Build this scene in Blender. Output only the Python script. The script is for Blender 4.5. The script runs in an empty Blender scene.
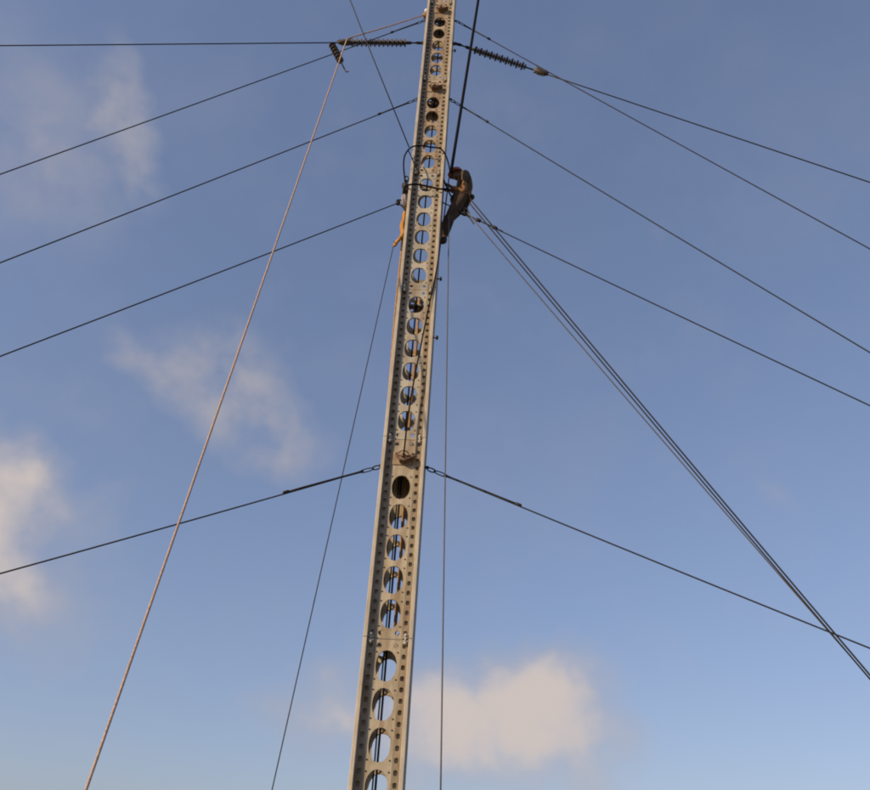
import bpy, bmesh, math, random
from mathutils import Vector, Matrix
random.seed(7)
R = math.radians
scn = bpy.context.scene
col = scn.collection

# ------------------------------------------------------------------ camera
F, PITCH, ROLL, HEAD = 755.1, R(33), -0.061, 0.0395
CAM = Vector((0, -10.038, 1.6))
fw = Vector((math.sin(HEAD)*math.cos(PITCH), math.cos(HEAD)*math.cos(PITCH), math.sin(PITCH)))
r0 = Vector((math.cos(HEAD), -math.sin(HEAD), 0)); u0 = r0.cross(fw)
RT = r0*math.cos(ROLL) - u0*math.sin(ROLL)
UP = r0*math.sin(ROLL) + u0*math.cos(ROLL)
cd = bpy.data.cameras.new('camera'); cam = bpy.data.objects.new('camera', cd); col.objects.link(cam)
m3 = Matrix((RT, UP, -fw)).transposed()
cam.matrix_world = Matrix.Translation(CAM) @ m3.to_4x4()
cd.sensor_fit = 'HORIZONTAL'; cd.sensor_width = 36; cd.lens = F/870*36
scn.cycles.filter_width = 2.0
cd.clip_start = 0.1; cd.clip_end = 20000
scn.camera = cam
def ray(x, y):
    return (fw + RT*((x-435)/F) + UP*((395-y)/F)).normalized()
def at(x, y, Y=0.0):
    """the point of the place that stands at depth Y (metres behind the mast axis) along a line of sight"""
    v = ray(x, y); return CAM + v*((Y-CAM.y)/v.y)
def ground_on(a, e, gy):
    """ground point at depth gy of a straight wire that passes both sight lines a and e"""
    n = ray(*a).cross(ray(*e))
    return Vector((-(n.y*(gy-CAM.y) + n.z*(0-CAM.z))/n.x, gy, 0))

# ------------------------------------------------------------------ sky, sun, exposure
SUN_EL, SUN_AZ = R(24), R(241)          # azimuth clockwise from +Y
sdir = Vector((math.sin(SUN_AZ)*math.cos(SUN_EL), math.cos(SUN_AZ)*math.cos(SUN_EL), math.sin(SUN_EL)))
sl = bpy.data.lights.new('sun', 'SUN'); sl.energy = 4.9; sl.angle = R(0.6); sl.color = (1, .73, .43)
so = bpy.data.objects.new('sun', sl); col.objects.link(so)
so.rotation_euler = (-sdir).to_track_quat('-Z', 'Y').to_euler(); so.location = (-30, -30, 40)
scn.view_settings.view_transform = 'Standard'; scn.view_settings.look = 'None'
scn.view_settings.exposure = 0; scn.view_settings.gamma = 1; scn.view_settings.use_curve_mapping = False
W = bpy.data.worlds.new('World'); scn.world = W; W.use_nodes = True
nt = W.node_tree; nt.nodes.clear()
def N(t, **kw):
    n = nt.nodes.new(t)
    for k, v in kw.items(): setattr(n, k, v)
    return n
def LK(a, b): nt.links.new(a, b)
def mth(op, a, b=None, c=None, clamp=False):
    n = N('ShaderNodeMath', operation=op, use_clamp=clamp)
    for i, v in enumerate((a, b, c)):
        if v is None: continue
        if isinstance(v, (int, float)): n.inputs[i].default_value = v
        else: LK(v, n.inputs[i])
    return n.outputs[0]
out = N('ShaderNodeOutputWorld'); bg = N('ShaderNodeBackground'); bg.inputs[1].default_value = 0.12
sky = N('ShaderNodeTexSky', sky_type='NISHITA', sun_disc=False, sun_elevation=SUN_EL, sun_rotation=SUN_AZ,
        altitude=0, air_density=1.0, dust_density=1.2, ozone_density=2.5)
tc = N('ShaderNodeTexCoord')
# evening haze evens out the sky: lower contrast from zenith to horizon
gm = N('ShaderNodeGamma'); gm.inputs[1].default_value = .6; LK(sky.outputs[0], gm.inputs[0])
hs = N('ShaderNodeVectorMath', operation='MULTIPLY'); LK(gm.outputs[0], hs.inputs[0]); hs.inputs[1].default_value = (1.58, 1.62, 1.95)
# ragged cloud outlines: the direction is bent by two noises before the clouds are measured
def noise(vec, scale, detail, rough):
    n = N('ShaderNodeTexNoise'); n.inputs['Scale'].default_value = scale
    n.inputs['Detail'].default_value = detail; n.inputs['Roughness'].default_value = rough
    LK(vec, n.inputs['Vector']); return n
n1 = noise(tc.outputs['Generated'], 8, 4, .5)
wv = N('ShaderNodeVectorMath', operation='MULTIPLY_ADD')
sub = N('ShaderNodeVectorMath', operation='SUBTRACT'); LK(n1.outputs['Color'], sub.inputs[0]); sub.inputs[1].default_value = (.5, .5, .5)
LK(sub.outputs[0], wv.inputs[0]); wv.inputs[1].default_value = (.17,)*3; LK(tc.outputs['Generated'], wv.inputs[2])
fb = noise(tc.outputs['Generated'], 13, 6, .52).outputs[0]
fine = noise(tc.outputs['Generated'], 5, 5, .55).outputs[0]
def dot(v, k):
    n = N('ShaderNodeVectorMath', operation='DOT_PRODUCT'); LK(v, n.inputs[0]); n.inputs[1].default_value = k
    return n.outputs['Value']
def blob(c, rx, ry, peak, rot=0):
    """one cloud round direction c, rx by ry radians"""
    c = c.normalized(); e1 = c.cross(Vector((0, 0, 1))).normalized(); e2 = e1.cross(c)
    a = e1*math.cos(rot)+e2*math.sin(rot); b = -e1*math.sin(rot)+e2*math.cos(rot)
    v = wv.outputs[0]
    d1 = dot(v, tuple(a/rx)); d2 = dot(v, tuple(b/ry)); f_ = dot(v, tuple(c))
    r2 = mth('ADD', mth('MULTIPLY', d1, d1), mth('MULTIPLY', d2, d2))
    g = mth('SUBTRACT', 1.0, mth('SQRT', r2), clamp=True)
    g = mth('MULTIPLY', g, mth('GREATER_THAN', f_, 0.0))
    return mth('MULTIPLY', g, peak)
def dirv(az, el):
    return Vector((math.sin(R(az))*math.cos(R(el)), math.cos(R(az))*math.cos(R(el)), math.sin(R(el))))
cum = [(ray(528, 710), .15, .11, 2.0), (ray(452, 724), .14, .11, 1.6), (ray(345, 705), .11, .10, 1.0),
       (ray(-12, 532), .13, .11, 1.8), (ray(30, 570), .17, .13, .95),
       (dirv(60, 9), .2, .1, 1.8), (dirv(82, 14), .16, .07, 1.5), (dirv(120, 12), .22, .09, 1.8), (dirv(165, 16), .2, .1, 1.6),
       (dirv(205, 10), .24, .09, 1.8), (dirv(250, 14), .18, .08, 1.6), (dirv(285, 11), .2, .1, 1.8), (dirv(318, 12), .16, .08, 1.5)]
wis = [(ray(245, 405), .16, .10, .85, -.5), (ray(180, 372), .13, .06, .6, -.4), (ray(125, 140), .13, .055, .7, -.9),
       (ray(50, 150), .20, .14, .42, -.6), (ray(795, 485), .08, .035, .22, -.5), (ray(60, 420), .22, .12, .2, 0), (ray(85, 600), .16, .10, .35, .2),
       (dirv(78, 45), .2, .1, .4, .3), (dirv(100, 40), .25, .1, .45, 0), (dirv(180, 45), .2, .12, .4, .5), (dirv(240, 38), .25, .1, .45, -.4), (dirv(300, 50), .2, .1, .4, .2)]
def total(bs):
    s = None
    for b in bs:
        g = blob(*b); s = g if s is None else mth('MAXIMUM', s, g)
    return s
def smooth(v, lo, hi, tmax=1.0):
    n = N('ShaderNodeMapRange', interpolation_type='SMOOTHSTEP'); LK(v, n.inputs[0])
    n.inputs[1].default_value = lo; n.inputs[2].default_value = hi; n.inputs[4].default_value = tmax
    return n.outputs[0]
csum = total(cum)
cm = smooth(mth('ADD', csum, mth('MULTIPLY', mth('SUBTRACT', fb, .5), .75)), -.08, 1.45, .97)
wsum = total(wis)
wm = mth('MULTIPLY', smooth(wsum, .0, .65, .82), smooth(fb, .22, .70))
veil = smooth(fine, .42, .80, .10)
mask = mth('MAXIMUM', mth('MAXIMUM', cm, wm), veil)
mix = N('ShaderNodeMix', data_type='RGBA')
LK(mask, mix.inputs[0]); LK(hs.outputs[0], mix.inputs[6]); 
cc = N('ShaderNodeMix', data_type='RGBA'); LK(smooth(mth('ADD', cm, mth('MULTIPLY', mth('SUBTRACT', fine, .5), .5)), .25, .95), cc.inputs[0])
cc.inputs[6].default_value = (3.5, 3.35, 3.65, 1); cc.inputs[7].default_value = (5.15, 4.5, 4.2, 1); LK(cc.outputs[2], mix.inputs[7])
LK(mix.outputs[2], bg.inputs[0]); LK(bg.outputs[0], out.inputs[0])

# ------------------------------------------------------------------ materials
MATS = {}
def mat(name, base, rough=.6, metal=0.0, var=.25, scale=6.0, bump=.0, bscale=60, stain=None, stain_amt=.0, stain_scale=2.5, streak=False, spec=.4):
    m = bpy.data.materials.new(name); m.use_nodes = True; t = m.node_tree; b = t.nodes['Principled BSDF']
    b.inputs['Roughness'].default_value = rough; b.inputs['Metallic'].default_value = metal
    b.inputs['Specular IOR Level'].default_value = spec
    g = t.nodes.new('ShaderNodeNewGeometry')
    def nz(s, d, vec=None):
        n = t.nodes.new('ShaderNodeTexNoise'); n.inputs['Scale'].default_value = s; n.inputs['Detail'].default_value = d
        t.links.new(vec or g.outputs['Position'], n.inputs['Vector']); return n.outputs[0]
    def mr(v, a, c, lo, hi):
        n = t.nodes.new('ShaderNodeMapRange'); t.links.new(v, n.inputs[0])
        for i, x in zip((1, 2, 3, 4), (a, c, lo, hi)): n.inputs[i].default_value = x
        return n.outputs[0]
    def mixc(f_, a, c, mode='MIX'):
        n = t.nodes.new('ShaderNodeMix'); n.data_type = 'RGBA'; n.blend_type = mode
        for sock, v in ((n.inputs[0], f_), (n.inputs[6], a), (n.inputs[7], c)):
            if isinstance(v, (int, float)): sock.default_value = v
            elif isinstance(v, tuple): sock.default_value = (*v, 1)
            else: t.links.new(v, sock)
        return n.outputs[2]
    lo = tuple(x*(1-var) for x in base); hi = tuple(min(1, x*(1+var)) for x in base)
    c = mixc(mr(nz(scale, 6), .3, .7, 0, 1), lo, hi)
    if stain:
        mp = t.nodes.new('ShaderNodeMapping'); t.links.new(g.outputs['Position'], mp.inputs[0])
        mp.inputs['Scale'].default_value = (4, 4, .7) if streak else (1, 1, 1)
        c = mixc(mr(nz(stain_scale, 5, mp.outputs[0]), .44, .70, 0, stain_amt), c, stain)
        c = mixc(mr(nz(22, 4, mp.outputs[0]), .55, .75, 0, stain_amt*.6), c, tuple(x*.6 for x in stain))
        t.links.new(mr(nz(9, 4), .3, .7, rough-.12, min(1, rough+.15)), b.inputs['Roughness'])
    t.links.new(c, b.inputs['Base Color'])
    if bump:
        bn = t.nodes.new('ShaderNodeBump'); bn.inputs['Strength'].default_value = bump; bn.inputs['Distance'].default_value = .004
        t.links.new(nz(bscale, 4), bn.inputs['Height']); t.links.new(bn.outputs[0], b.inputs['Normal'])
    MATS[name] = m; return m
mat('alu_grey', (.43, .41, .35), .62, .12, .16, 3, .35, 40, (.19, .12, .06), .62, 2.2, True)
mat('alu_tan', (.38, .32, .24), .64, .1, .18, 3, .35, 40, (.17, .085, .035), .8, 2.4, True)
mat('alu_low', (.42, .38, .30), .64, .1, .16, 3, .35, 40, (.20, .125, .06), .7, 2.0, True)
mat('post_metal', (.50, .46, .385), .55, .2, .12, 4, .2, 50, (.33, .25, .16), .4, 3, True)
mat('strip', (.27, .235, .18), .68, .05, .2, 4, .35, 40, (.16, .10, .055), .7, 3, True)  # dirty metal; base also darkened to deepen the shadow beside the post lips
mat('zinc', (.40, .39, .36), .55, .35, .25, 12, .2, 80)
mat('rusty', (.17, .11, .075), .7, .35, .4, 18, .4, 70)
mat('dark_steel', (.04, .039, .04), .55, .4, .3, 15, .2, 80, spec=.12)
mat('wire', (.035, .034, .036), .65, .1, .2, 30, spec=.12)
mat('wire_light', (.11, .105, .105), .65, .1, .2, 30, spec=.12)
mat('insulator', (.085, .075, .07), .45, 0, .25, 15, spec=.12)
mat('black_rope', (.006, .006, .009), .9, 0, .3, 60, .4, 200, spec=.12)
mat('grey_rope', (.12, .115, .115), .8, 0, .25, 60, .4, 200, spec=.12)
mat('brown_rope', (.42, .30, .235), .85, 0, .3, 40, .6, 160)
mat('tan_strap', (.30, .18, .09), .85, 0, .3, 20, .5, 160)
mat('orange_strap', (.40, .19, .035), .8, 0, .25, 20, .5, 120)
mat('grey_cloth', (.40, .36, .38), .9, 0, .25, 14, .6, 90)
mat('white_plastic', (.8, .78, .76), .4)
mat('skin', (.17, .08, .048), .5, 0, .15, 20)
mat('hair', (.015, .012, .01), .6)
mat('helmet', (.33, .075, .03), .35, 0, .12, 10, 0, 0, (.2, .06, .03), .5, 14)
mat('jacket', (.075, .055, .036), .9, 0, .25, 9, .7, 45)
mat('sleeve', (.22, .115, .05), .9, 0, .25, 9, .7, 45)
mat('trousers', (.06, .036, .024), .92, 0, .3, 8, .7, 45)
mat('boot', (.03, .022, .018), .6, 0, .2, 20)
mat('belt', (.20, .125, .05), .7, 0, .2, 20)
mat('concrete', (.38, .36, .33), .9, 0, .2, 5, .5, 40)
mat('soil', (.12, .105, .05), .95, 0, .45, .35, .6, 8, (.19, .14, .085), .7, .12)

# ------------------------------------------------------------------ mesh helpers
class MB:
    def __init__(s): s.v = []; s.f = []; s.sm = []
    def add(s, vs, fs, smooth=False):
        o = len(s.v); s.v += [tuple(v) for v in vs]; s.f += [tuple(i+o for i in f) for f in fs]; s.sm += [smooth]*len(fs)
    def box(s, lo, hi, M=None, bev=0):
        x0, y0, z0 = lo; x1, y1, z1 = hi
        vs = [Vector(p) for p in ((x0,y0,z0),(x1,y0,z0),(x1,y1,z0),(x0,y1,z0),(x0,y0,z1),(x1,y0,z1),(x1,y1,z1),(x0,y1,z1))]
        if M: vs = [M @ v for v in vs]
        s.add(vs, [(3,2,1,0),(4,5,6,7),(0,1,5,4),(1,2,6,5),(2,3,7,6),(3,0,4,7)])
    def tube(s, pts, rad, n=8, closed=False, cap=True):
        pts = [Vector(p) for p in pts]; k = len(pts)
        rads = rad if isinstance(rad, (list, tuple)) else [rad]*k
        T = []
        for i in range(k):
            a = pts[(i-1) % k] if (closed or i > 0) else pts[i]; b = pts[(i+1) % k] if (closed or i < k-1) else pts[i]
            T.append((b-a).normalized())
        ref = Vector((0, 0, 1)) if abs(T[0].z) < .9 else Vector((1, 0, 0))
        nv = T[0].cross(ref).normalized(); vs = []
        for i in range(k):
            if i: nv = (nv - T[i]*nv.dot(T[i])).normalized()
            bv = T[i].cross(nv)
            for j in range(n):
                a = 2*math.pi*j/n; vs.append(pts[i] + (nv*math.cos(a) + bv*math.sin(a))*rads[i])
        fs = []
        for i in range(k if closed else k-1):
            i2 = (i+1) % k
            for j in range(n):
                j2 = (j+1) % n; fs.append((i*n+j, i*n+j2, i2*n+j2, i2*n+j))
        if not closed and cap:
            fs.append(tuple(range(n-1, -1, -1))); fs.append(tuple((k-1)*n+j for j in range(n)))
        s.add(vs, fs, True)
    def lathe(s, prof, M=None, n=16):
        """prof: (radius, z) rows about local z"""
        vs = []; k = len(prof)
        for r_, z in prof:
            for j in range(n):
                a = 2*math.pi*j/n; v = Vector((r_*math.cos(a), r_*math.sin(a), z)); vs.append(M @ v if M else v)
        fs = [(i*n+j, i*n+(j+1) % n, (i+1)*n+(j+1) % n, (i+1)*n+j) for i in range(k-1) for j in range(n)]
        fs += [tuple(range(n-1, -1, -1)), tuple((k-1)*n+j for j in range(n))]
        s.add(vs, fs, True)
    def mesh(s, name, m, bevel=0):
        me = bpy.data.meshes.new(name); me.from_pydata(s.v, [], s.f)
        me.materials.append(MATS[m]); me.polygons.foreach_set('use_smooth', s.sm); me.update()
        bm = bmesh.new(); bm.from_mesh(me); bmesh.ops.recalc_face_normals(bm, faces=bm.faces)
        if bevel:
            es = [e for e in bm.edges if len(e.link_faces) == 2 and e.calc_face_angle(0) > 1.0]
            bmesh.ops.bevel(bm, geom=es, offset=bevel, segments=1, affect='EDGES', clamp_overlap=True)
        bm.to_mesh(me); bm.free()
        return me
    def build(s, name, m, parent=None, bevel=0, mw=None):
        return link(name, s.mesh(name, m, bevel), parent, mw)
def link(name, data, parent=None, mw=None):
    o = bpy.data.objects.new(name, data); col.objects.link(o)
    if parent: o.parent = parent
    if mw is not None: o.matrix_local = mw
    return o
def tag(o, label=None, cat=None, group=None, kind=None):
    if label: o['label'] = label
    if cat: o['category'] = cat
    if group: o['group'] = group
    if kind: o['kind'] = kind
    return o
def empty(name, loc=(0, 0, 0), rz=0):
    o = bpy.data.objects.new(name, None); col.objects.link(o); o.location = loc; o.rotation_euler = (0, 0, rz)
    o.empty_display_size = .2; return o
def rel(parent, pts):
    """world points -> points local to a thing's Empty (only moved and turned about z)"""
    Mi = (Matrix.Translation(parent.location) @ Matrix.Rotation(parent.rotation_euler.z, 4, 'Z')).inverted()
    return [Mi @ Vector(p) for p in pts]
def smoothline(pts, n=6):
    """Catmull-Rom through the points"""
    P = [Vector(p) for p in pts]; P = [P[0]*2-P[1]] + P + [P[-1]*2-P[-2]]; o = []
    for i in range(1, len(P)-2):
        for k in range(n):
            t = k/n; a, b, c, d = P[i-1:i+3]
            o.append(.5*((2*b) + (c-a)*t + (2*a-5*b+4*c-d)*t*t + (3*b-a-3*c+d)*t**3))
    o.append(P[-2]); return o
def sagline(a, b, sag, n=24):
    a, b = Vector(a), Vector(b)
    return [a.lerp(b, i/n) - Vector((0, 0, 4*sag*(i/n)*(1-i/n))) for i in range(n+1)]

# ------------------------------------------------------------------ ground
g = MB(); S = 4000
nn = 24
vs = [(-S+2*S*i/nn, -S+2*S*j/nn, 0) for j in range(nn+1) for i in range(nn+1)]
g.add(vs, [(j*(nn+1)+i, j*(nn+1)+i+1, (j+1)*(nn+1)+i+1, (j+1)*(nn+1)+i) for j in range(nn) for i in range(nn)])
tag(g.build('ground', 'soil'), kind='structure')

# ------------------------------------------------------------------ mast
REC = .078; WD, SEC, Z0, YAW = .63, 2.93, 1.28, R(-4.6)
H = WD/2; PW = .05; NSEC = 7
mast = empty('guyed_mast', (0, 0, 0), YAW)
tag(mast, 'tall square column mast of pale metal panels pierced by rows of round holes', 'mast')
MM = Matrix.Rotation(YAW, 4, 'Z')
def cell(mb, x0, x1, z0, z1, hole, yf, t, collar=0, n=24, ex=2.0):
    """plate piece x0..x1 by z0..z1, front at yf, thickness t, with one hole (cx, cz, rx, rz)"""
    if hole is None:
        mb.box((x0, yf, z0), (x1, yf+t, z1)); return
    cx, cz, rx, rz = hole
    an = [2*math.pi*i/n for i in range(n)]
    for (px, pz) in ((x0, z0), (x1, z0), (x1, z1), (x0, z1)):
        a = math.atan2(pz-cz, px-cx) % (2*math.pi)
        j = min(range(len(an)), key=lambda q: abs((an[q]-a+math.pi) % (2*math.pi)-math.pi)); an[j] = a
    an = sorted(an); n = len(an); o_, h_ = [], []
    for a in an:
        c, s = math.cos(a), math.sin(a)
        k = min((x1-cx)/c if c > 1e-9 else ((x0-cx)/c if c < -1e-9 else 1e9), (z1-cz)/s if s > 1e-9 else ((z0-cz)/s if s < -1e-9 else 1e9))
        o_.append((cx+c*k, cz+s*k))
        q = (abs(c/rx)**ex + abs(s/rz)**ex)**(-1/ex); h_.append((cx+c*q, cz+s*q))
    yb = yf+t; yc = yf+t+collar
    vs = [(x, yf, z) for x, z in o_] + [(x, yf, z) for x, z in h_] + [(x, yc, z) for x, z in h_] + [(x, yb, z) for x, z in o_]
    fs = []
    for i in range(n):
        j = (i+1) % n
        fs += [(i, j, n+j, n+i), (n+i, n+j, 2*n+j, 2*n+i), (3*n+i, 2*n+i, 2*n+j, 3*n+j), (i, 3*n+i, 3*n+j, j)]
    mb.add(vs, fs)
YP = -(H-REC)                       # plane of the face strips
PITCHZ, MARG = .455, .3275
SIDE = REC-.014
def panel_mesh(name, m, guyed, ex, rz, back=False):
    mb = MB(); hw = .186; y = YP+.006; t = .006
    z = .004
    zb = MARG-PITCHZ/2
    for s in (-1, 1):
        cell(mb, min(0, s*hw), max(0, s*hw), z, zb, (s*.108, .082, .030, .034), y, t, .006, 16)
        cell(mb, min(0, s*hw), max(0, s*hw), SEC-zb, SEC-z, (s*.108, SEC-.082, .030, .034), y, t, .006, 16)
    for k in range(6):
        a = zb+k*PITCHZ; hole = (0, a+PITCHZ/2, .131, rz)
        if guyed and k == 5: hole = (0, a+PITCHZ*.5, .035, .03)
        if back and k == 4: hole = (0, a+PITCHZ*.5, .03, .03)
        cell(mb, -hw, hw, a, a+PITCHZ, hole, y, t, .022 if hole[2] > .1 else .004, 32, ex)
    return mb.mesh(name, m)
def rivet_mesh(guyed):
    mb = MB()
    for k in range(5 if guyed else 6):
        zc = MARG+k*PITCHZ
        for sx in (-1, 1):
            for sz in (-1, 1):
                Mx = Matrix.Translation((sx*.135, YP+.006, zc+sz*.165)) @ Matrix.Rotation(R(90), 4, 'X')
                mb.lathe([(.010, -.001), (.010, .006), (.004, .009)], Mx, 6)
    return mb
def post_mesh(mir, strip):
    """corner channel with its strip of blind recesses; front-left corner, or front-right when mirrored"""
    mb = MB(); q = -H
    if not strip:
        mb.box((q, q, .002), (q+PW, q+.145, SEC-.002))
    nz = 22; dz = (SEC-.03)/nz; x0 = q+PW
    for k in range(nz if strip else 0):
        a = .015+k*dz
        cell(mb, x0, x0+.098, a, a+dz, (x0+.052, a+dz*.5, .025, .032), YP, .004, .026, 12, 3.5)
    if strip: mb.box((x0, YP+.030, .015), (x0+.098, YP+.034, SEC-.015))
    if mir: mb.v = [(-x, y, z) for x, y, z in mb.v]
    return mb
def frame_mesh():
    """square end frames of one section: four bars at the foot and four at the head"""
    mb = MB(); a = H-REC-.014; w = .055
    for z0, z1 in ((.0, .014),):
        mb.box((-a, -a, z0), (a, -a+w, z1)); mb.box((-a, a-w, z0), (a, a, z1))
        mb.box((-a, -a+w, z0), (-a+w, a-w, z1)); mb.box((a-w, -a+w, z0), (a, a-w, z1))
    return mb
def bolt_mesh():
    mb = MB()
    mb.lathe([(.011, -.075), (.011, .075)], None, 8)
    for z in (-.062, .034): mb.lathe([(.022, z), (.024, z+.004), (.024, z+.022), (.020, z+.028)], None, 6)
    mb.box((-.03, .0, -.032), (.03, .034, -.012)); mb.box((-.03, .0, .012), (.03, .034, .032))
    return mb
PM = {}
for nm, m in (('grey', 'alu_grey'), ('tan', 'alu_tan'), ('low', 'alu_low')):
    for gy in (False, True):
        PM[nm, gy] = panel_mesh('face_panel', m, gy, 2.3 if nm == 'grey' else 2.15, .178 if nm == 'grey' else .19)
    PM[nm, 'back'] = panel_mesh('face_panel', m, True, 2.15, .19, True)
PO = [post_mesh(m_, 0).mesh('corner_post', 'post_metal', .004) for m_ in (0, 1)]; PS = [post_mesh(m_, 1).mesh('pierced_strip', 'strip') for m_ in (0, 1)]
FR = frame_mesh().mesh('column_section', 'zinc'); BO = bolt_mesh().mesh('bolt', 'zinc')
RV = {gy: rivet_mesh(gy).mesh('rivets', 'dark_steel') for gy in (False, True)}
KIND = [('low', False), ('low', True), ('grey', False), ('grey', False), ('tan', True), ('tan', True), ('tan', False)]
for k in range(NSEC):
    nm, gy = KIND[k]
    sec = link('column_section', FR, mast, Matrix.Translation((0, 0, Z0+k*SEC)))
    link('end_frame', FR, sec, Matrix.Translation((0, 0, SEC-.0145)))
    for q in range(4):
        Mq = Matrix.Rotation(q*math.pi/2, 4, 'Z')
        OUT = Mq if q % 2 == 0 else Mq @ Matrix.Translation((0, -SIDE, 0))     # the two flank panels sit further out
        link('face_panel', PM[nm, 'back' if gy and q == 2 else gy], sec, OUT)
        rv = link('rivets', RV[gy], sec, OUT); tag(rv, kind='stuff')
        if q % 2: continue
        for m_ in (0, 1): link('corner_post', PO[m_], sec, Mq); link('pierced_strip', PS[m_], sec, Mq)
        for sx in (-1, 1):
            link('bolt', BO, sec, Mq @ Matrix.Translation((sx*.222, YP-.03, SEC)))
# foot: hinge block on a footing plate
ft = MB(); ft.box((-.75, -.75, -.1), (.75, .75, .16)); ft.build('footing', 'concrete', mast, .02)
hg = MB()
for a, b, z0, z1 in ((.24, .24, .16, .2), (.12, .12, .2, .62), (.27, .27, Z0-.05, Z0-.002)): hg.box((-a, -b, z0), (a, b, z1))
hg.lathe([(.1, .6), (.13, .7), (.1, .8), (.09, Z0-.04)], None, 16); hg.build('foot_hinge', 'zinc', mast, .006)
tp = MB(); tp.box((-H, -H, Z0+NSEC*SEC+.002), (H, H, Z0+NSEC*SEC+.03)); tp.build('cap_plate', 'zinc', mast, .004)
# guy brackets, one on each face at three levels
def bracket_mesh():
    mb = MB(); y = YP+.004
    mb.box((-.15, y-.012, -.10), (.15, y-.001, .11))
    for s in (-1, 1):
        Mx = Matrix.Translation((s*.118, y-.013, .085)) @ Matrix.Rotation(R(90), 4, 'X')
        mb.lathe([(.016, 0), (.016, .014)], Mx, 6)
    return mb
def gusset_mesh():
    mb = MB(); y = YP-.012
    for s, ang, ln in ((-1, 30, .10), (1, 62, .15)):
        Mx = Matrix.Translation((s*.04, y+.004, -.06)) @ Matrix.Rotation(R(s*ang), 4, 'Y')
        mb.box((-.007, -.10, -.02), (.007, 0, ln), Mx)
    mb.box((-.05, y-.09, -.075), (.05, y+.004, -.062))
    return mb
def lug_mesh():
    mb = MB(); y = YP+.004
    mb.box((-.05, y-.012, -.06), (.05, y-.001, .06)); mb.box((-.009, y-.075, -.022), (.009, y-.012, .022))
    return mb
def ubolt_mesh():
    mb = MB(); y = YP-.07
    mb.tube([(.085*math.cos(a), y-.01*math.sin(a), .02+.075*math.sin(a)) for a in [math.pi*i/12 for i in range(13)]], .009, 6)
    mb.tube([(-.12, y, .015), (.12, y, .015)], .013, 8)
    mb.lathe([(.012, -.035), (.034, -.02), (.034, .02), (.012, .035)], Matrix.Translation((.0, y-.005, .015)) @ Matrix.Rotation(R(90), 4, 'Y'), 12)
    return mb
BR = bracket_mesh().mesh('guy_bracket', 'alu_tan', .003); GU = gusset_mesh().mesh('gusset', 'rusty', .002); LU = lug_mesh().mesh('guy_bracket', 'dark_steel', .002); UB = ubolt_mesh().mesh('u_bolt', 'rusty')
GZ = [Z0+(i+1)*SEC-MARG for i in (1, 4, 5)]
for z in GZ:
    for q in range(4):
        b = link('guy_bracket', BR if q % 2 == 0 else LU, mast, Matrix.Translation((0, 0, z)) @ Matrix.Rotation(q*math.pi/2, 4, 'Z') @ Matrix.Translation((0, -SIDE*(q % 2), 0)))
        if q % 2 == 0: link('u_bolt', UB, b); link('gusset', GU, b)
# side lugs for the insulator strings
for s in (-1, 1):
    lg = MB(); z = 17.62
    lg.box((min(s*.255, s*.40), -.012, z-.05), (max(s*.255, s*.40), .012, z+.05)); lg.box((min(s*.25, s*.268), -.1, z-.1), (max(s*.25, s*.268), .1, z+.1))
    lg.build('tension_lug', 'dark_steel', mast, .003)
# step bolt and lamp-like knobs on the climber's side
for z in (9.02, 10.28, 16.9):
    kb = MB(); kb.lathe([(.012, 0), (.012, .05), (.035, .052), (.035, .08), (.02, .092)], Matrix.Translation((H-.001, -.29, z)) @ Matrix.Rotation(R(90), 4, 'Y'), 10)
    kb.build('step_bolt', 'dark_steel', mast)
# arm at the mast head that carries the hoisting lines
ARZ = 21.5
ar = MB(); ar.box((-3.0, -.40, ARZ-.06), (1.25, -.33, ARZ+.06)); ar.tube([(-2.8, -.365, ARZ), (-.2, -.33, ARZ-.001+.0)], .02, 6)
for x in (-.22, .22): ar.box((x-.03, -.33, ARZ-.1), (x+.03, -.25, ARZ+.1))
ar.build('head_arm', 'zinc', mast, .004)

def mw(p): return MM @ Vector(p)   # mast-local -> world

# ------------------------------------------------------------------ guy wires
def ring_pts(c, d, lon, wid, n=18):
    """elongated loop round c along d, standing in the vertical plane of d"""
    d = Vector(d).normalized(); u = (Vector((0, 0, 1)) - d*d.z).normalized()
    return [Vector(c) + d*math.cos(a)*lon + u*math.sin(a)*wid for a in [2*math.pi*i/n for i in range(n)]]
def guy(label, A, G, sag=.08, grip=1.0, group=None, links=True):
    A, G = Vector(A), Vector(G); t = empty('guy_wire', (G.x, G.y, 0))
    tag(t, label, 'wire', group)
    d = (G-A).normalized(); L = (G-A).length
    rod = G - d*1.2
    line = sagline(A+d*(.27 if links else 0), rod, sag, 30)
    w = MB(); w.tube(rel(t, line), .0105, 6); w.build('wire', 'wire', t)
    rd = MB(); rd.tube(rel(t, [rod-d*.1, rod+d*.5, G+d*.6]), .022, 8); rd.tube(rel(t, ring_pts(rod, d, .12, .05)), .016, 6, True); rd.build('anchor_rod', 'rusty', t)
    if links:
        sh = MB(); sh.tube(rel(t, ring_pts(A+d*.06, d, .07, .028)), .010, 6, True); sh.build('shackle', 'dark_steel', t)
        tb = MB(); tb.tube(rel(t, ring_pts(A+d*.22, d, .115, .024)), .0085, 6, True)
        tb.build('thimble', 'dark_steel', t)
        gp = MB(); p0, p1 = .31, .31+grip
        gp.tube(rel(t, [A+d*p0, A+d*(p0+.1), A+d*(p1-.25), A+d*p1]), [.019, .017, .015, .011], 8)
        cl = A+d*p1; gp.lathe([(.011, -.05), (.024, -.035), (.024, .035), (.011, .05)], Matrix.Translation(rel(t, [cl])[0]) @ d.to_track_quat('Z', 'Y').to_matrix().to_4x4(), 8)
        gp.build('grip', 'dark_steel', t)
    return t
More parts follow.
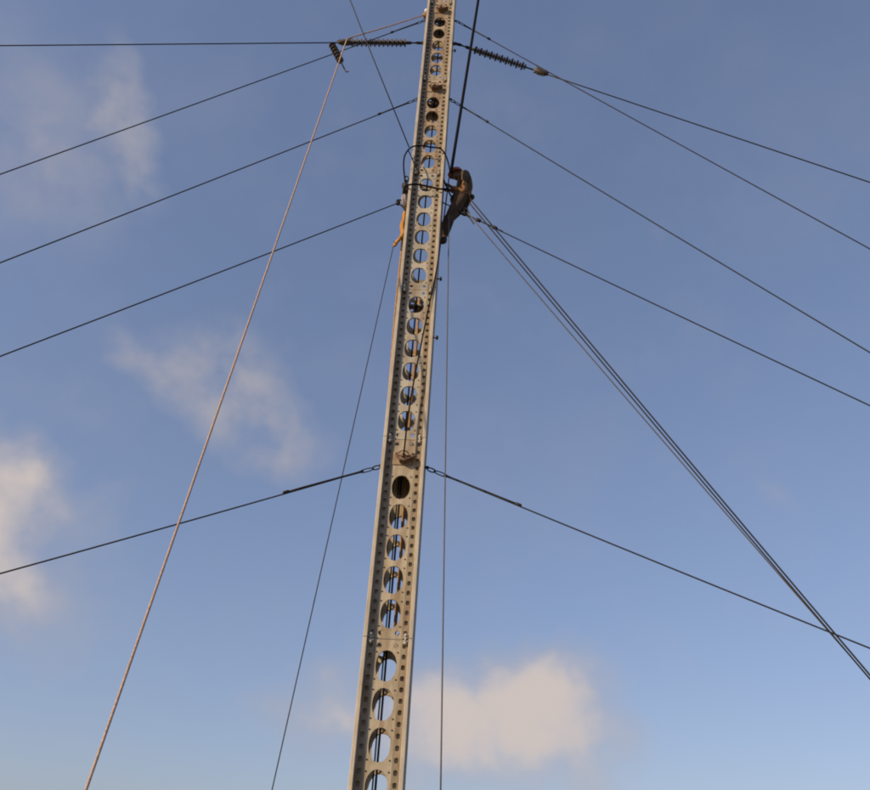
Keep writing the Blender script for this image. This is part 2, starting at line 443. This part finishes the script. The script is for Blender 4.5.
def side(s, z): return mw((s*(H+.04), 0, z))
GW = 'guy wires of the mast'
for lab, s, z, a, e in (
    ('lowest guy wire on the brown rope side, looped to the mast at the lowest bracket', -1, GZ[0]-.02, (376, 468), (0, 569)),
    ('guy wire second from the top on the brown rope side, under the level insulator string', -1, GZ[1]-.03, (415, 98), (0, 260)),
    ('topmost guy wire on the brown rope side, running past the level insulator string', -1, GZ[2]+.0, (425, 16), (0, 172)),
    ('lowest guy wire on the climber side, crossing the bundle of hauling ropes', 1, GZ[0]-.02, (427, 470), (869, 643)),
    ('guy wire on the climber side between the insulator string and the climber', 1, GZ[1]-.03, (452, 101), (869, 349)),
    ('topmost guy wire on the climber side, crossing behind the sloping insulator string clamp', 1, GZ[2]+.0, (458, 23), (869, 246))):
    A = side(s, z); n = ray(*e); G = ground_on(tuple(a), e, -3.0)
    # keep the true attachment: the ground point lies in the plane of attachment and far sight line
    nn_ = (A-CAM).cross(n); G = Vector((-(nn_.y*(-3.0-CAM.y) + nn_.z*(0-CAM.z))/nn_.x, -3.0, 0))
    guy(lab, A, G, .07, 1.15 if z < 8 else .8)
# the pair at the climber's level hangs from rope slings
A = at(398, 203, -.05); n = ray(0, 353); q = (A-CAM).cross(n); G = Vector((-(q.y*(-3-CAM.y)-q.z*CAM.z)/q.x, -3, 0))
t = guy('guy wire knotted to the sling beside the orange strap, opposite the climber', A, G, .07, .5, links=False)
k = MB(); k.tube(rel(t, smoothline([A, A+Vector((.10, 0, -.1)), mw((-.30, -.05, 12.02)), mw((-.27, .1, 11.98))])), .013, 6)
k.tube(rel(t, smoothline([A, A+Vector((-.02, .02, .10)), mw((-.40, .05, 12.55)), mw((-.28, .12, 12.72))])), .014, 6)
k.lathe([(.01, -.06), (.04, -.03), (.045, .03), (.012, .07)], Matrix.Translation(rel(t, [A])[0]), 8); k.build('sling', 'dark_steel', t)
A = at(463, 213, -.12); n = ray(869, 402); q = (A-CAM).cross(n); G = Vector((-(q.y*(-3-CAM.y)-q.z*CAM.z)/q.x, -3, 0))
t = guy('guy wire held behind the climber below the coiled rope', A, G, .07, .5, links=False)
d = (G-A).normalized()
k = MB(); k.tube(rel(t, smoothline([mw((.30, -.05, 12.42)), A-d*.2+Vector((0, 0, .02)), A, A+d*.9])), [.012]*6*3+[.012], 6)
for u in (.35, .72): k.lathe([(.012, -.06), (.034, -.04), (.034, .04), (.012, .06)], Matrix.Translation(rel(t, [A+d*u])[0]) @ d.to_track_quat('Z', 'Y').to_matrix().to_4x4(), 8)
k.build('sling', 'dark_steel', t)

# ------------------------------------------------------------------ insulator strings and conductors
shed = MB(); shed.lathe([(.02, -.022), (.03, -.012), (.085, -.006), (.09, 0), (.08, .004), (.03, .010), (.02, .022)], None, 16)
SHED = shed.mesh('shed', 'insulator')
shed2 = MB(); shed2.lathe([(.02, -.022), (.03, -.012), (.060, -.006), (.064, 0), (.056, .004), (.03, .010), (.02, .022)], None, 16)
SHED2 = shed2.mesh('shed', 'insulator')
def insulator(label, A, B, a0, a1, n, clamp=True):
    A, B = Vector(A), Vector(B); t = empty('insulator_string', A); tag(t, label, 'insulator')
    d = (B-A).normalized(); L = (B-A).length; Q = d.to_track_quat('Z', 'Y').to_matrix().to_4x4()
    z = Vector((0, 0, 0))
    r_ = MB(); r_.tube([z, d*L], .017, 8); r_.build('core_rod', 'dark_steel', t)
    for i in range(n):
        p = a0+(a1-a0)*i/(n-1)
        link('shed', SHED if i % 2 == 0 else SHED2, t, Matrix.Translation(d*p) @ Q)
    s = MB(); s.tube(ring_pts(z+d*.06, d, .08, .035), .013, 6, True); s.lathe([(.014, -.06), (.035, -.05), (.035, .05), (.014, .06)], Matrix.Translation(d*.30) @ Q, 8)
    s.lathe([(.014, -.04), (.03, -.03), (.03, .03), (.014, .04)], Matrix.Translation(d*(a0-.06)) @ Q, 8); s.build('end_fitting', 'dark_steel', t)
    if clamp:
        c = MB(); c.lathe([(.016, -.16), (.05, -.11), (.07, 0), (.05, .12), (.016, .2)], Matrix.Translation(d*L) @ Q, 10)
        up = (Vector((0, 0, 1)) - d*d.z).normalized()
        for k_ in range(4): c.tube([d*(L-.1+.07*k_)+up*.12, d*(L-.1+.07*k_)-up*.10], .014, 6)
        c.tube([d*(L-.16)+up*.14, d*(L+.18)+up*.06], .012, 6); c.build('clamp', 'insulator', t)
    return t
IL0 = mw((-.40, 0, 17.62)); IL1 = at(346, 42.5, -.2); IR0 = mw((.40, 0, 17.62)); IR1 = at(540, 72, -.2)
insulator('level insulator string with ribbed discs strung beside the brown rope', IL0, IL1, .40, (IL1-IL0).length-.10, 26)
insulator('sloping insulator string with ribbed discs crossed by the black rope', IR0, IR1, .50, 1.75, 20)
def conductor(label, A, e, gx):
    n = ray(*e); q = (Vector(A)-CAM).cross(n)
    # straight line in the sight plane that comes down to the field gx metres out
    gy = -( q.x*gx - q.z*CAM.z)/q.y + CAM.y
    G = Vector((gx, gy, 0)); t = empty('conductor', (gx, gy, 0)); tag(t, label, 'cable')
    c = MB(); c.tube(rel(t, sagline(A, G, .05, 30)+[G+(G-Vector(A)).normalized()*.5]), .013, 6); c.build('cable', 'wire', t)
    st = MB(); st.lathe([(.1, -.5), (.1, .3), (.06, .34)], None, 10); st.build('stake', 'rusty', t)
conductor('power cable leaving the clamp of the sloping insulator string', IR1, (869, 181), 33)
conductor('power cable leaving the level insulator string away from the mast', IL1, (0, 45), -62)
# small string of discs hanging from a short jumper
J0 = at(331.5, 43.5, .6); J1 = at(345, 70, .6)
j = empty('insulator_string', J0); tag(j, 'short hanging string of thick discs tied to the brown rope', 'insulator')
d = (J1-J0).normalized(); Q = d.to_track_quat('Z', 'Y').to_matrix().to_4x4(); L = (J1-J0).length
rr = MB(); rr.tube([Vector((0, 0, 0)), d*(L+.05)], .016, 8); rr.build('core_rod', 'dark_steel', j)
dm = MB(); dm.lathe([(.025, -.05), (.04, -.04), (.045, -.01), (.085, .01), (.085, .03), (.045, .04), (.025, .05)], None, 16); DM = dm.mesh('disc', 'insulator')
for i in range(6): link('disc', DM, j, Matrix.Translation(d*(.06+i*.12)) @ Q)
tie = MB(); P = IL1-J0; tie.tube([Vector((0, 0, 0)), P*.5+Vector((0, 0, .06)), P], .012, 6); tie.build('jumper', 'wire', j)
hk = MB(); hk.tube(smoothline([d*L*.97, d*(L+.06), d*(L+.10)+Vector((.05, 0, .05))]), .015, 6); hk.build('hook', 'rusty', j)

# ------------------------------------------------------------------ ropes
def rope(name, label, pts, rad, m, cat='rope', twist=False, base=None, n=8, group=None):
    base = base if base is not None else pts[-1]
    t = empty(name, base); tag(t, label, cat, group)
    L = rel(t, pts); mb = MB()
    if twist:
        # two strands laid round each other
        ln = [0]
        for a, b in zip(L, L[1:]): ln.append(ln[-1]+(b-a).length)
        K = int(ln[-1]/.05); fine_ = []
        i = 0
        for k_ in range(K+1):
            s = ln[-1]*k_/K
            while i < len(ln)-2 and ln[i+1] < s: i += 1
            u = (s-ln[i])/max(1e-6, ln[i+1]-ln[i]); fine_.append((L[i].lerp(L[i+1], u), (L[i+1]-L[i]).normalized(), s))
        for ph in (0, math.pi):
            P_ = []
            for p, d_, s in fine_:
                x = d_.cross(Vector((0, 1, 0))).normalized(); y = d_.cross(x); a = s*2*math.pi/.42+ph
                P_.append(p+(x*math.cos(a)+y*math.sin(a))*rad*.55)
            mb.tube(P_, rad*.62, 6)
    else: mb.tube(L, rad, n)
    mb.build('strand', m, t); return t
# brown hauling rope: mast bracket -> block at the string end -> ground
BT = IL1 + Vector((.05, -.12, -.02)); q = (BT-CAM).cross(ray(86, 790)); gy = -3.2
BG = Vector((-(q.y*(gy-CAM.y)-q.z*CAM.z)/q.x, gy, 0))
t = rope('hauling_rope', 'pale brown twisted rope hanging from the end of the level insulator string',
     [mw((-.36, -.1, GZ[2]+.06)), BT.lerp(mw((-.36, -.1, GZ[2]+.06)), .5)-Vector((0, 0, .02)), BT+Vector((.05, 0, .03)), BT+Vector((-.02, 0, -.04))]+sagline(BT+Vector((-.025, 0, -.07)), BG, .05, 20)[1:], .0135, 'brown_rope', n=8)
kn = MB(); kn.lathe([(.01, -.08), (.06, -.05), (.07, .03), (.04, .08), (.01, .1)], Matrix.Translation(rel(t, [mw((-.36, -.08, GZ[2]+.06))])[0]), 10); kn.build('knot', 'tan_strap', t)
kw = MB(); kw.lathe([(.01, -.05), (.045, -.03), (.05, .03), (.01, .05)], Matrix.Translation(rel(t, [mw((-.345, -.1, GZ[2]+.2))])[0]), 10); kw.build('end_whipping', 'white_plastic', t)
# black line from the head arm down to the cable loop
rope('tail_line', 'thin dark line slanting from the mast head to the black cable loop', [at(334, -42, -.33), at(363, 33, -.33), at(409, 147, -.33)], .012, 'wire')
# thick black rope
TT = at(486.5, -52, -.36)
t = rope('hoisting_rope', 'thick black rope coming down from the mast head to the climber', sagline(TT, at(451, 172, -.36), .02, 12), .030, 'black_rope', base=at(451, 172, -.36))
# thin black rope from the climber to the bracket
pt = mw((.01, YP-.09, GZ[0]+.02))
rope('tag_line', 'black rope lying over the panels from the climber down to the lowest bracket',
     smoothline([at(449, 178, -.36), at(441, 240, -.36), at(435.5, 275, -.35), at(423, 335, -.35), at(410.5, 400, -.345), pt+Vector((0, -.02, .07)), pt]), .012, 'black_rope', base=pt)
# plumb lines
def drop(label, a, e, gy, rad, m, A=None):
    A = A or at(*a); q = (A-CAM).cross(ray(*e)); G = Vector((-(q.y*(gy-CAM.y)-q.z*CAM.z)/q.x, gy, 0))
    return rope('hand_line', label, sagline(A, G, .03, 16), rad, m)
drop('slack grey line hanging plumb from the climber past the cloud', None, (442, 700), -1.0, .0095, 'grey_rope', at(449, 215, -.2))
drop('thin dark line slanting down from the orange strap', None, (292, 700), 0.6, .0075, 'wire', at(394.5, 241, .0))
# three hauling ropes from the climber's belt
HB = 'pair of dark hauling ropes'
for i, (a, e, gy, rr_) in enumerate((((471, 200), (869, 671), 0.2, .0125), ((469.3, 203), (869, 674), .2, .0115), ((467, 212), (869, 672.5), .3, .0095))):
    A = at(a[0], a[1], -.25); q = (A-CAM).cross(ray(*e)); G = Vector((-(q.y*(gy-CAM.y)-q.z*CAM.z)/q.x, gy, 0))
    rope('hauling_rope', 'dark hauling rope slanting down from the climber belt' if i < 2 else 'thinner pale grey hauling rope hooked below the climber beside two dark ones', sagline(A, G, .06+.02*i, 24), rr_, 'wire_light' if i > 1 else 'wire', group=HB if i < 2 else None)
# orange strap and the slack ropes below it, beside and inside the mast
t = empty('orange_strap', at(399, 205, .05)); tag(t, 'bright orange webbing strap hung on the mast edge opposite the climber', 'strap')
def ribbon(t, pts, wid, thick, name, m):
    P_ = rel(t, smoothline(pts, 5)); mb = MB(); vs = []; fs = []
    for i, p in enumerate(P_):
        w = wid*(1+.25*math.sin(i*1.3)); a = .5*math.sin(i*.7)
        x = Vector((math.cos(a), math.sin(a), 0)); y = Vector((-math.sin(a), math.cos(a), 0))
        vs += [p-x*w-y*thick, p+x*w-y*thick, p+x*w+y*thick, p-x*w+y*thick]
    for i in range(len(P_)-1):
        for k_ in range(4): fs.append((i*4+k_, i*4+(k_+1) % 4, i*4+4+(k_+1) % 4, i*4+4+k_))
    fs += [(3, 2, 1, 0), tuple(len(vs)-4+k_ for k_ in range(4))]
    mb.add(vs, fs, True); return mb.build(name, m, t)
ribbon(t, [at(406.5, 203, .1), at(405, 213, .02), at(403.5, 222, .0), at(403, 232, .0), at(401.5, 238, .02)], .034, .014, 'webbing', 'orange_strap')
ribbon(t, [at(405, 212, .06), at(402, 224, .06), at(402, 235, .05), at(401.5, 240, .05)], .03, .012, 'webbing', 'orange_strap')
ribbon(t, [at(401.5, 236, .02), at(398.5, 240, .0), at(396, 243, .0), at(394.5, 246, .0)], .028, .02, 'strap_end', 'orange_strap')
t = empty('cloth_bag', at(404.5, 198, .05)); tag(t, 'grey cloth bundle tucked beside the mast above the orange strap', 'bag')
mb = MB(); mb.lathe([(.02, -.26), (.055, -.2), (.06, -.05), (.055, .08), (.04, .2), (.015, .25)], None, 12); mb.build('bundle', 'grey_cloth', t)
t = empty('pulley_block', at(405.5, 188, .0)); tag(t, 'black pulley block tied to the mast edge above the grey bundle', 'pulley')
mb = MB(); mb.lathe([(.05, -.05), (.10, -.045), (.11, 0), (.10, .045), (.05, .05)], Matrix.Rotation(R(70), 4, 'Y'), 16); mb.build('sheave', 'dark_steel', t)
mb = MB(); mb.box((-.05, -.07, -.16), (.05, .07, .02)); mb.box((-.03, -.04, .0), (.03, .04, .2)); mb.build('cheek', 'dark_steel', t, .012)
mb = MB(); mb.tube(ring_pts((0, 0, .26), (0, 0, 1), .09, .05) if False else [Vector((.04*math.cos(a), 0, .25+.08*math.sin(a))) for a in [2*math.pi*i/14 for i in range(14)]], .014, 6, True); mb.build('hook', 'dark_steel', t)
rope('slack_rope', 'tan rope hanging down the mast edge below the orange strap', smoothline([at(402.5, 238, .06), at(400.5, 262, .06), at(396.5, 300, .06), at(393.5, 335, .05), at(391, 370, .05), at(388.5, 405, .06), at(387, 435, .1), mw((-.33, .12, 7.3))]), .022, 'tan_strap', base=at(402.5, 238, .06))
rope('slack_rope', 'thin orange rope hanging beside the tan rope down the mast edge', smoothline([at(403.5, 238, .1), at(399, 270, .10), at(396.5, 310, .1), at(392.2, 345, .1), at(389.6, 385, .1), mw((-.34, .16, 7.8))]), .012, 'orange_strap', base=at(403.5, 238, .1))
rope('slack_rope', 'second tan rope pressed against the mast edge below the orange strap', smoothline([at(402.5, 240, .12), at(400, 270, .12), at(396.5, 310, .12), at(393, 350, .12), at(389.5, 395, .12), mw((-.34, .2, 7.6))]), .018, 'tan_strap', base=at(402.5, 240, .12))
rope('inner_rope', 'tan doubled rope seen through the holes inside the mast', [mw((.01, .2, 10.6)), mw((.025, .2, 9)), mw((.01, .2, 7.2)), mw((.05, .2, 5.2)), mw((.04, .2, 4.3))], .024, 'tan_strap', base=mw((.04, .2, 4.3)))
rope('inner_cable', 'black cable seen through the holes running up inside the mast', smoothline([mw((-.03, .1, 1.31)), mw((-.035, .12, 5)), mw((-.03, .1, 9.5)), mw((-.02, .12, 12)), mw((-.0, .1, 15)), mw((-.02, .1, 18.86))]), .014, 'black_rope', base=mw((-.03, .1, 1.31)))
rope('inner_cable', 'second thinner black cable inside the mast behind the lowest holes', smoothline([mw((-.07, .16, 1.31)), mw((-.075, .17, 4)), mw((-.07, .16, 7.1))]), .010, 'black_rope', base=mw((-.07, .16, 1.31)))
# cables looped round the mast by the climber
YF = YP-.075
def ml(x, y, z): return mw((x, y, z))
loop1 = [at(406, 186, .0), at(404.5, 176, -.1), at(403.6, 165, -.2), at(405, 155, -.34), at(411, 147.5, -.40), at(420, 145.5, -.41), at(430, 147, -.41), at(440, 148.5, -.40), at(445.5, 155, -.36), at(449, 166, -.3), at(450.5, 178, -.3)]
rope('cable_loop', 'black cable looped over the stained panel above the climber', smoothline(loop1), .015, 'black_rope', base=loop1[0])
loop2 = [at(404.5, 190, .0), at(404.5, 187, -.25), at(409, 184.8, -.38), at(416, 184.2, -.385), at(424, 185.5, -.385), at(433, 187.6, -.385), at(441, 189, -.385), at(449, 188.5, -.36)]
rope('cable_loop', 'black work strap passed round the mast at the climber\'s hands', smoothline(loop2), .018, 'black_rope', base=loop2[0])
loop3 = [at(408, 150, -.36), at(412, 158, -.385), at(415, 166, -.385), at(419, 172, -.385), at(418, 175, -.38)]
rope('cable_loop', 'thin black cable end dangling inside the loop above the climber', smoothline(loop3), .011, 'black_rope', base=loop3[0])

# ------------------------------------------------------------------ climber
PX, PY = .0, .04
def P3(x, y, dY=0): return at(x, y, PY+dY)
hipc = P3(460.5, 202); chest = P3(465, 183.5, -.02); neck = P3(463.0, 177.5, -.03); head = P3(456.8, 174.5, -.04)
B = {}
person = empty('person', P3(443, 243)); tag(person, 'climber in an orange helmet and dark clothes leaning out from the mast', 'person')
def skin(name, verts, edges, m, root, parent, sub=2):
    me = bpy.data.meshes.new(name); L = rel(parent, [v[0] for v in verts])
    me.from_pydata([tuple(p) for p in L], edges, []); o = link(name, me, parent)
    me.materials.append(MATS[m])
    md = o.modifiers.new('skin', 'SKIN'); md.use_smooth_shade = True
    if not me.skin_vertices: me.skin_vertices.new()
    for i, v in enumerate(verts):
        r_ = v[1]; me.skin_vertices[0].data[i].radius = (r_, r_) if isinstance(r_, (int, float)) else r_
        me.skin_vertices[0].data[i].use_root = (i == root)
    s = o.modifiers.new('sub', 'SUBSURF'); s.levels = sub; s.render_levels = sub
    return o
hY = .11                                          # half hip width, along the depth axis
def limb(a, b, bend, f_=.5): return a.lerp(b, f_)+Vector(bend)
footN = P3(443.5, 241, -.04); footF = P3(441.5, 236, .20)
hipN = hipc+Vector((0, -.09, -.02)); hipF = hipc+Vector((0, .10, -.02))
kneeN = limb(hipN, footN, (-.035, -.07, .06)); kneeF = limb(hipF, footF, (-.06, .03, .06))
shN = chest+Vector((-.02, -.17, .07)); shF = chest+Vector((-.03, .18, .07))
elN = P3(464, 193, -.16); elF = P3(457, 191, .14)
haN = P3(450.5, 186.5, -.12); haF = P3(449, 190, .06)
midb = hipc.lerp(chest, .5)+Vector((.03, 0, 0))
V = [(hipc, .13), (midb, .125), (chest, .14), (neck, .055), (head, (.08, .09)),
     (shN, .065), (elN, .042), (haN, .03), (shF, .065), (elF, .042), (haF, .03),
     (hipN, .09), (kneeN, .06), (footN, .045), (hipF, .09), (kneeF, .06), (footF, .045)]
Ed = [(0, 1), (1, 2), (2, 3), (3, 4), (2, 5), (5, 6), (6, 7), (2, 8), (8, 9), (9, 10), (0, 11), (11, 12), (12, 13), (0, 14), (14, 15), (15, 16)]
# fingers closing on the strap
for hi, hp, el in ((7, haN, elN), (10, haF, elF)):
    d = (hp-el).normalized(); sidev = Vector((0, 0, 1)).cross(d).normalized(); dn = d.cross(sidev)
    pi = len(V); V.append((hp+d*.06, (.036, .016))); Ed.append((hi, pi))
    for k_, (off, ln) in enumerate(((-.03, .065), (-.01, .075), (.01, .07), (.03, .055))):
        b0 = hp+d*.085+sidev*off; i0 = len(V)
        V += [(b0, .010), (b0+d*ln*.6, .009), (b0+d*ln*.7-Vector((0, 0, ln*.5)), .008)]; Ed += [(pi, i0), (i0, i0+1), (i0+1, i0+2)]
    b0 = hp+d*.03+sidev*.04*(1 if hi == 7 else -1); i0 = len(V)
    V += [(b0, .012), (b0+d*.045-Vector((0, 0, .01)), .010)]; Ed += [(hi, i0), (i0, i0+1)]
skin('body', V, Ed, 'skin', 0, person)
jk = [(hipc+Vector((0, 0, .03)), (.18, .17)), (midb, (.185, .17)), (chest, (.20, .18)), (chest+Vector((-.015, 0, .09)), (.13, .10)), (neck+Vector((-.0, 0, -.02)), .075),
      (shN, .10), (shN.lerp(elN, .5), .085), (shF, .10), (shF.lerp(elF, .5), .085)]
skin('jacket', jk, [(0, 1), (1, 2), (2, 3), (3, 4), (2, 5), (5, 6), (2, 7), (7, 8)], 'jacket', 0, person)
for sname, sh_, el_, ha_ in (('n', shN, elN, haN), ('f', shF, elF, haF)):
    skin('sleeve', [(sh_.lerp(el_, .45), .078), (el_, .072), (el_.lerp(ha_, .5), .060), (el_.lerp(ha_, .88), .044)], [(0, 1), (1, 2), (2, 3)], 'sleeve', 0, person)
tr = [(hipc+Vector((0, 0, .02)), (.16, .15)), (hipN, .14), (hipN.lerp(kneeN, .5), .125), (kneeN, .10), (kneeN.lerp(footN, .5), .085), (footN+Vector((0, 0, .07)), .06),
      (hipF, .14), (hipF.lerp(kneeF, .5), .125), (kneeF, .10), (kneeF.lerp(footF, .5), .085), (footF+Vector((0, 0, .07)), .06)]
skin('trousers', tr, [(0, 1), (1, 2), (2, 3), (3, 4), (4, 5), (0, 6), (6, 7), (7, 8), (8, 9), (9, 10)], 'trousers', 0, person)
for fpt in (footN, footF):
    skin('boot', [(fpt+Vector((.01, 0, .10)), .058), (fpt+Vector((.02, 0, -.02)), .056), (fpt+Vector((-.07, 0, -.03)), .048), (fpt+Vector((-.15, 0, -.025)), .04)], [(0, 1), (1, 2), (2, 3)], 'boot', 0, person)
# head: jaw, nose, ears, eyes as children of the thing, looking at the mast (-x) and a little down
hd = rel(person, [head])[0]
Hm = Matrix.Translation(hd) @ Matrix.Rotation(R(-12), 4, 'Y')
f_ = MB()
prof = []
f_.lathe([(.012, -.135), (.05, -.125), (.068, -.09), (.078, -.04), (.082, .02), (.075, .08), (.04, .12), (.008, .13)], Hm @ Matrix.Diagonal((1.12, .92, 1, 1)), 20)
fo = f_.build('head', 'skin', person)
nz_ = MB(); nz_.add([Hm @ Vector(p) for p in ((-.09, 0, .02), (-.118, 0, -.03), (-.085, -.016, -.035), (-.085, .016, -.035), (-.08, 0, -.04))], [(0, 1, 2), (0, 3, 1), (1, 4, 2), (1, 3, 4)]); nz_.build('nose', 'skin', fo)
for s in (-1, 1):
    e_ = MB(); e_.lathe([(.002, -.012), (.011, -.006), (.013, 0), (.011, .006), (.002, .012)], Hm @ Matrix.Translation((-.083, s*.03, .012)), 10); e_.build('eye', 'hair', fo)
    e_ = MB(); e_.lathe([(.004, -.008), (.025, -.004), (.028, .004), (.01, .008)], Hm @ Matrix.Translation((.008, s*.078, -.01)) @ Matrix.Rotation(R(90), 4, 'X') @ Matrix.Diagonal((.7, 1.2, 1, 1)), 12); e_.build('ear', 'skin', fo)
mo = MB(); mo.box((-.083, -.024, -.072), (-.074, .024, -.064), Hm); mo.build('mouth', 'hair', fo)
he = MB(); he.lathe([(.112, .02), (.116, .03), (.114, .07), (.10, .115), (.07, .148), (.03, .163), (.004, .166)], Hm @ Matrix.Diagonal((1.14, .98, 1, 1)), 24)
ho = he.build('helmet', 'helmet', person)
br = MB(); br.lathe([(.11, .015), (.137, .012), (.138, .022), (.112, .034)], Hm @ Matrix.Translation((-.018, 0, 0)) @ Matrix.Diagonal((1.16, .98, 1, 1)), 24); br.build('brim', 'helmet', ho)
hc = MB(); hc.lathe([(.02, -.10), (.06, -.07), (.086, -.01), (.09, .03)], Hm @ Matrix.Translation((.022, 0, 0)), 16); hc.build('hair', 'hair', person)
sc = MB(); sc.tube(rel(person, [neck+Vector((.085*math.cos(a), .085*math.sin(a), .012*math.cos(a)-.0)) for a in [2*math.pi*i/16 for i in range(16)]]), .032, 8, True); sc.build('scarf', 'helmet', person)
# harness belt, shoulder straps
hb = MB(); hb.tube(rel(person, [hipc+Vector((.178*math.cos(a), .165*math.sin(a), .055)) for a in [2*math.pi*i/20 for i in range(20)]]), .028, 6, True); hb.build('harness_belt', 'belt', person)
for s in (-1, 1):
    st = MB(); st.tube(rel(person, smoothline([hipc+Vector((-.12, s*.11, .08)), midb+Vector((-.155, s*.12, .05)), chest+Vector((-.10, s*.13, .165)), chest+Vector((.06, s*.11, .15)), midb+Vector((.135, s*.08, .08)), hipc+Vector((.13, s*.07, .06))])), .018, 6); st.build('shoulder_strap', 'belt', person)
wb = MB(); wb.tube(rel(person, smoothline([hipc+Vector((-.12, -.13, .05)), P3(451, 196, -.14), mw((.325, -.30, 12.74)), mw((.31, -.2, 12.74))])), .016, 6); wb.build('work_belt', 'black_rope', person)
cb = MB(); cb.lathe([(.01, -.05), (.05, -.03), (.055, .02), (.02, .05)], Matrix.Translation(rel(person, [P3(471.8, 197)])[0]), 12)
cb.tube(rel(person, [P3(471.8, 197), hipc+Vector((.17, 0, .06))]), .015, 6); cb.build('tool_pouch', 'boot', person)
# coil of rope hanging from the belt
t = empty('rope_coil', P3(463, 207)); tag(t, 'small coil of dark cable hanging under the climber\'s belt', 'cable')
mb = MB(); c0 = P3(462.5, 211.5)
for k_ in range(3):
    ph = k_*.5
    mb.tube(rel(t, [c0+Vector((.07*math.cos(a)+.012*k_, .03*math.sin(a+ph), .085*math.sin(a)-.015*k_)) for a in [2*math.pi*i/18 for i in range(18)]]), .013, 6, True)
mb.tube(rel(t, [c0+Vector((0, 0, .08)), hipc+Vector((.08, -.05, .06))]), .012, 6)
mb.build('coil', 'black_rope', t)
t = empty('snap_hook', P3(467, 212)); tag(t, 'grey metal snap hook joining the hauling ropes under the climber', 'hook')
mb = MB(); mb.tube(rel(t, ring_pts(P3(466.5, 212), at(470, 219, PY)-at(464, 207, PY), .13, .04)), .014, 6, True)
mb.tube(rel(t, [P3(464, 206), P3(464.8, 209)]), .02, 8); mb.tube(rel(t, [P3(468.5, 216), P3(474, 224)]), .013, 6); mb.build('hook', 'zinc', t)
